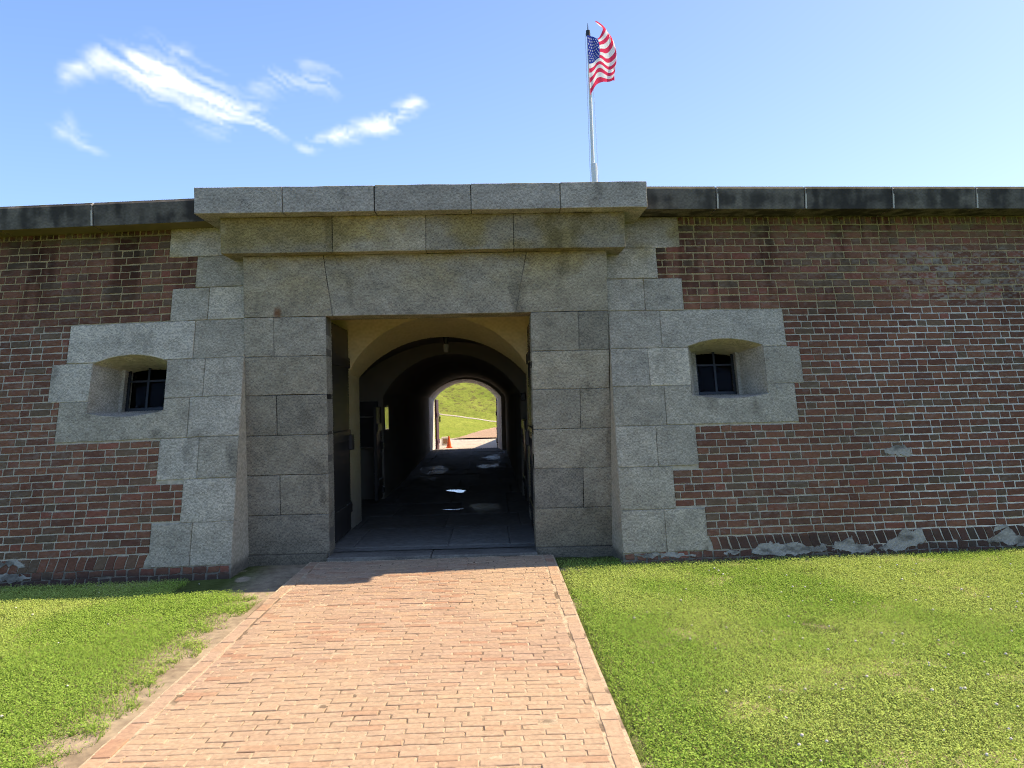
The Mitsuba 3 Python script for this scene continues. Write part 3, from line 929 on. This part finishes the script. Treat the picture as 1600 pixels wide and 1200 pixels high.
put('frame', cbox(-1.195, -1.165, 5.02, 5.62, 1.13, 1.57, 0.004), 'm_door', pf)
put('glazing', rbox(-1.165, -1.162, 5.05, 5.59, 1.16, 1.54), 'm_glassy', pf)
lp = thing('ceiling_lamp', 'small jar-shaped lamp hanging from the passage vault', 'lamp')
prof = np.array([(0.0, 0), (0.03, 0.004), (0.042, 0.03), (0.044, 0.10), (0.036, 0.12)])
m = trimesh.creation.revolve(prof, sections=20); m.apply_translation((0.01, 3.2, 2.34))
put('globe', m, 'm_lampglass', lp, smooth=50)
put('fitting', tube((0.01, 3.2, 2.46), (0.01, 3.2, 2.63), 0.028, 0.05, 16), 'm_iron', lp)

# far doors, opened outward
d5 = leaf('exit_door', -1.17, -1.115, 17.56, 18.62, 1.72, 'm_fardoor', 1, 'dark purple exit door folded back at the left of the far arch')
put('latch', cbox(-1.093, -1.05, 18.45, 18.52, 0.95, 1.15, 0.008), 'm_iron', d5)
d6 = leaf('exit_door_001', 0.845, 0.90, 17.56, 18.62, 1.78, 'm_fardoor', -1, 'dark exit door with a handle at the right of the far arch')
put('handle', tube((0.83, 17.62, 0.72), (1.02, 17.50, 0.82), 0.018, 0.018, 10), 'm_poleWhite', d6)
pc = thing('traffic_cone', 'small orange traffic cone on the sunlit paving beyond the exit', 'traffic cone')
m = trimesh.creation.revolve(np.array([(0.0, 0.02), (0.085, 0.02), (0.022, 0.40), (0.0, 0.405)]), sections=24); m.apply_translation((-0.80, 18.9, 0.06))
put('body', m, 'm_cone', pc, smooth=40)
put('base', cbox(-0.91, -0.69, 18.79, 19.01, 0.056, 0.08, 0.006), 'm_cone', pc)
bs = thing('sign_box', 'small cream box with a brown front beside the orange cone', 'box')
put('case', cbox(-1.16, -0.90, 20.6, 20.8, 0.055, 0.36, 0.01), 'm_cream', bs)
put('front_panel', cbox(-1.10, -0.94, 20.585, 20.6, 0.12, 0.30, 0.004), 'm_brown', bs)

# ------------------------------------------------------------------ courtyard, kerb, ramp and mound
def sheet(name, x0, x1, y0, y1, zf, nx, ny, m, label):
    X, Y = np.meshgrid(np.linspace(x0, x1, nx), np.linspace(y0, y1, ny))
    idx = np.arange(X.size).reshape(X.shape)
    q = np.stack([idx[:-1, :-1], idx[:-1, 1:], idx[1:, 1:], idx[1:, :-1]], -1).reshape(-1, 4)
    k = put(name, (np.stack([X, Y, zf(X, Y)], -1).reshape(-1, 3), q), m, smooth=True, kind='structure')
    labels[k]['label'] = label


sheet('courtyard', -14, 16, 17.5, 27.5, lambda x, y: 0.055 + 0 * x, 4, 4, 'm_concrete', 'pale concrete paving in full sun beyond the far arch')


def kerb_y(x):
    return 36.0 + 0.0 * x


def hill_z(x, y):
    edge = 25.6 + 0 * x                        # foot of the lawn
    lawn = np.clip((y - edge) / 10.4, 0, 1) * (0.62 - 0.16 * np.clip(x, -6, 6)) - 0.05
    mound = np.clip((y - 36.6) / 4.6, 0, 1) * 2.75 + np.clip((y - 41.2) / 9, 0, 1) * 0.4
    p = np.stack([x, y, 0 * x], -1)
    rough = (meshkit.fbm(p * 1.6, 4, 4) - 0.5) * 0.34 * np.clip((y - 36.4) / 2, 0, 1) + (meshkit.fbm(p * 3, 3, 6) - 0.5) * 0.05
    return 0.06 + lawn + mound + rough


sheet('hill', -22, 22, 25.4, 50, hill_z, 180, 200, 'm_hill', 'steep grassy mound rising behind the courtyard lawn')
# kerb line at the foot of the mound
xs = np.linspace(-12, 12, 60)
kz = hill_z(xs, kerb_y(xs)) + 0.045
V = np.vstack([np.c_[xs, kerb_y(xs) + o[0], kz + o[1]] for o in ((-0.09, -0.3), (-0.09, -0.03), (0.09, 0.01), (0.09, -0.3))])
F = []
for k in range(3):
    for i in range(59):
        a = k * 60 + i; F += [[a, a + 1, a + 61], [a, a + 61, a + 60]]
put('kerb', (V, np.array(F)), 'm_concrete', kind='structure')
labels['kerb']['label'] = 'pale concrete kerb along the foot of the mound'


def ramp_x(y):
    return -0.9 + (y - 25.5) * 0.30


ysr = np.linspace(25.0, 32.5, 40)
V = np.vstack([np.c_[[ramp_x(q), 6.0], [q, q], [max(hill_z(np.array(ramp_x(q)), np.array(q)), 0.05) + 0.06, max(hill_z(np.array(1.5), np.array(q)), 0.05) + 0.08]] for q in ysr])
F = np.array([[2 * i, 2 * i + 1, 2 * i + 3] for i in range(39)] + [[2 * i, 2 * i + 3, 2 * i + 2] for i in range(39)])
put('ramp', (V, F), 'm_pathbrick', uv=np.tile((0.2, 0.5), (len(V), 1)), kind='structure')
labels['ramp']['label'] = 'brick ramp climbing to the right past the courtyard lawn'
# sloping wing wall whose shade falls on the paving
ww = thing('wing_wall', 'low sloping plaster wall running out from the right of the far arch', 'wall')
pr_ = [(17.52, 0.0), (25.0, 0.0), (25.0, 0.75), (17.52, 2.1)]
v_, f_ = prism(pr_, lambda a, b, d: np.stack([1.45 - d, a, b], -1), 0.0, -0.4, 0.01)
put('face', (v_, f_), 'm_white', ww)

# ------------------------------------------------------------------ flagpole and flag
fp = thing('flagpole', 'tall white flagpole rising behind the gateway cornice', 'flagpole')
put('pole', tube((3.79, 14, 3.3), (3.69, 14, 12.05), 0.062, 0.042, 20), 'm_poleWhite', fp, smooth=40)
put('sleeve', tube((3.792, 14, 7.2), (3.762, 14, 8.35), 0.094, 0.09, 20), 'm_poleWhite', fp, smooth=40)
put('truck', tube((3.688, 14, 12.05), (3.686, 14, 12.2), 0.06, 0.06, 16), 'm_iron', fp)
put('finial', tube((3.686, 14, 12.2), (3.684, 14, 12.42), 0.018, 0.006, 8), 'm_iron', fp)
put('halyard', cat([tube((3.60, 13.93, 12.1), (3.655, 13.95, 7.0), 0.006, 0.006, 6), tube((3.75, 13.93, 12.1), (3.90, 13.95, 7.0), 0.005, 0.005, 6)]), 'm_rope', fp)
# flag control net, metres in the plane of the pole (x right of the hoist, z up), with folds in depth
ctl = np.array([  # rows from the top edge (v=0) to the bottom edge (v=1); columns u = 0, .2, .4, .6, .8, 1
    [(0.00, 0.00), (0.17, 0.00), (0.33, -0.02), (0.47, 0.20), (0.50, 0.44), (0.26, 0.46)],
    [(0.01, -0.25), (0.18, -0.24), (0.35, -0.16), (0.58, 0.03), (0.66, 0.26), (0.38, 0.36)],
    [(0.02, -0.50), (0.18, -0.50), (0.37, -0.38), (0.62, -0.26), (0.78, 0.00), (0.70, 0.16)],
    [(0.03, -0.75), (0.17, -0.70), (0.36, -0.56), (0.62, -0.58), (0.86, -0.42), (0.88, -0.20)],
    [(0.04, -1.02), (0.17, -0.95), (0.34, -0.76), (0.60, -0.80), (0.82, -0.74), (0.90, -0.56)],
    [(0.05, -1.32), (0.17, -1.20), (0.32, -0.98), (0.56, -1.00), (0.78, -0.98), (0.82, -0.90)],
    [(0.06, -1.70), (0.16, -1.52), (0.30, -1.32), (0.50, -1.24), (0.70, -1.21), (0.82, -1.24)]], float)
from scipy.interpolate import RectBivariateSpline
uu, vv = np.linspace(0, 1, 6), np.linspace(0, 1, 7)
U_, V_ = np.linspace(0, 1, 90), np.linspace(0, 1, 91)
fx = RectBivariateSpline(vv, uu, ctl[..., 0], kx=2, ky=2)(V_, U_)
fz = RectBivariateSpline(vv, uu, ctl[..., 1], kx=2, ky=2)(V_, U_)
UG, VG = np.meshgrid(U_, V_)
fx = fx * 1.06
fy = 0.90 * fx + 0.45 * (0.20 * np.sin(UG * 9 + VG * 3.0) * UG + 0.12 * np.sin(UG * 17 - VG * 5) * np.sqrt(UG) + 0.05 * np.sin(VG * 11 + UG * 6) * UG)
FV = np.stack([3.60 + fx, 13.58 + fy, 11.88 + fz + 0.20 * fx], -1).reshape(-1, 3)
idx = np.arange(UG.size).reshape(UG.shape)
q = np.stack([idx[:-1, :-1], idx[:-1, 1:], idx[1:, 1:], idx[1:, :-1]], -1).reshape(-1, 4)
scene['flag'] = mikit.ply((FV, q), 'm_flag', smooth=True, uv=np.stack([UG, VG], -1).reshape(-1, 2))
thing('flag', 'red, white and blue striped national flag curling in the wind on the pole', 'flag')

# ------------------------------------------------------------------ lawn
def lawn(n, xr, yr, seed):
    r = np.random.default_rng(seed)
    x, y = r.uniform(*xr, n), r.uniform(*yr, n)
    p3 = np.stack([x, y, 0 * x], -1)
    nz = meshkit.fbm(p3 * 2.2, 3, 12)
    n2 = meshkit.fbm(p3 * 6.0, 3, 14)
    edgeL = -1.36 - 0.36 * np.clip(nz - 0.30, 0, 1) - 0.55 * np.clip((y + 1.7) / 1.2, 0, 1) * nz
    edgeR = 1.262 + 0.07 * nz
    keep = (x < edgeL) | (x > edgeR)
    tufts = (x < -1.38) & (x > -2.2) & (n2 > 0.56) & (y < -1.3)
    keep |= tufts & (r.random(n) < 0.7)
    wall_y = np.where(x > 0, -0.56 + 0.058 * (np.abs(x) - 1.955), -0.57 + 0.028 * (np.abs(x) - 1.975))
    keep &= y < np.where(np.abs(x) < 1.96, -0.25, wall_y - 0.03)
    near_wall = np.clip((wall_y - y) / 0.5, 0, 1)
    keep &= r.random(n) < 0.35 + 0.65 * near_wall
    bare = meshkit.fbm(p3 * 1.7 + 31, 3, 16)
    keep &= ~((bare > 0.82) & (r.random(n) < 0.75))
    # the shaded strip under the left of the gateway is bare earth
    keep &= ~((x > -2.1 - 0.5 * nz) & (x < 0) & (y > -1.25))
    dens = np.where(x < 0, np.clip((edgeL - x) / 0.35, 0.25, 1), np.clip((x - edgeR) / 0.08, 0.5, 1))
    keep &= (r.random(n) < dens) | tufts
    return x[keep], y[keep], r


def blades(x, y, r, hmin, hmax, wmin, wmax):
    n = len(x)
    z = ground_z(x, y)
    a = r.uniform(0, 2 * np.pi, n)
    patchy = meshkit.fbm(np.stack([x * 1.5, y * 1.5, 0 * x], -1), 3, 20)
    h = r.uniform(hmin, hmax, n) * (0.55 + 0.9 * patchy)
    w = r.uniform(wmin, wmax, n)
    lean = r.uniform(0.5, 1.8, n) * h
    la = r.uniform(0, 2 * np.pi, n)
    t = np.stack([np.cos(a), np.sin(a), 0 * a], -1)
    l = np.stack([np.cos(la), np.sin(la), 0 * a], -1)
    b = np.stack([x, y, z - 0.004], -1)
    up = np.array([0, 0, 1.0])
    mid = b + up * (h * 0.6)[:, None] + l * (lean * 0.35)[:, None]
    tip = b + up * h[:, None] + l * lean[:, None]
    v = np.stack([b - t * (w * 0.5)[:, None], b + t * (w * 0.5)[:, None], mid - t * (w * 0.42)[:, None], mid + t * (w * 0.42)[:, None], tip], 1)
    k = np.arange(n)[:, None] * 5
    f = np.concatenate([k + np.array([[0, 1, 3]]), k + np.array([[0, 3, 2]]), k + np.array([[2, 3, 4]])], 0)
    rr = r.random(n)
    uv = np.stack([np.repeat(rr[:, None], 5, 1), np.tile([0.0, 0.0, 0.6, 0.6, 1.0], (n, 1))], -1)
    return v.reshape(-1, 3), f, uv.reshape(-1, 2)


soup = Soup()
for seed, n, xr, yr in ((1, 200000, (-5.6, -1.3), (-5.4, -0.3)), (2, 260000, (1.3, 7.6), (-5.6, 0.1)), (3, 30000, (-9, -5.6), (-5.4, -0.3)), (4, 30000, (7.6, 11), (-5.6, 0.3))):
    x, y, r = lawn(n, xr, yr, seed)
    v_, f_, uv_ = blades(x, y, r, 0.018, 0.048, 0.003, 0.0065)
    soup.add(v_, f_, uv_)
def leaflets(x, y, r, lo, hi):
    n = len(x)
    z = ground_z(x, y) + r.uniform(0.022, 0.046, n)
    nv = np.stack([r.normal(0, 0.30, n), r.normal(0, 0.30, n), np.ones(n)], -1); nv /= np.linalg.norm(nv, axis=1, keepdims=True)
    a = r.uniform(0, 2 * np.pi, n)
    t = np.stack([np.cos(a), np.sin(a), 0 * a], -1); t -= nv * (t * nv).sum(1, keepdims=True); t /= np.linalg.norm(t, axis=1, keepdims=True)
    b = np.cross(nv, t)
    L = r.uniform(lo, hi, n)[:, None]; W = L * r.uniform(0.35, 0.8, n)[:, None]
    c = np.stack([x, y, z], -1)
    v = np.stack([c - t * L * 0.5, c + b * W * 0.5, c + t * L * 0.5, c - b * W * 0.5], 1)
    k = np.arange(n)[:, None] * 4
    f = np.concatenate([k + np.array([[0, 1, 2]]), k + np.array([[0, 2, 3]])], 0)
    rr = r.random(n)
    return v.reshape(-1, 3), f, np.stack([np.repeat(rr * 0.9, 4), np.full(4 * n, 0.95)], -1)


for seed, n, xr, yr in ((5, 170000, (-5.6, -1.3), (-5.4, -0.3)), (6, 230000, (1.3, 7.6), (-5.6, 0.1))):
    x, y, r = lawn(n, xr, yr, seed)
    soup.add(*leaflets(x, y, r, 0.007, 0.016))
me, uv = soup.mesh()
scene['grass'] = mikit.ply(me, 'm_blade', smooth=False, uv=uv)
labels['grass'] = {'kind': 'stuff', 'label': 'bright green clover-flecked lawn on both sides of the brick path', 'category': 'grass'}
# clover heads
r = np.random.default_rng(77)
soup = Soup()
ball = trimesh.creation.icosphere(subdivisions=1, radius=1.0)
spots = []
while len(spots) < 260:
    x, y = r.uniform(1.6, 7.5), r.uniform(-5.4, -0.9)
    if r.random() < 0.22: x = r.uniform(-5.0, -1.9)
    cl = meshkit.fbm(np.array([[x * 0.9, y * 0.9, 0.0]]), 2, 40)[0]
    if r.random() < (0.15 + 1.6 * max(0, cl - 0.45)):
        spots.append((x, y))
for x, y in spots:
    s = r.uniform(0.005, 0.010)
    z = float(ground_z(np.array([x]), np.array([y]))[0]) + r.uniform(0.030, 0.045)
    soup.add(np.array(ball.vertices) * (s, s, s * 0.85) + (x, y, z), ball.faces, np.array([0.5, 0.5]))
me, uv = soup.mesh()
scene['clover_blossom'] = mikit.ply(me, 'm_flowers', smooth=True)
labels['clover_blossom'] = {'kind': 'stuff', 'label': 'white clover heads scattered through the lawn', 'category': 'clover'}
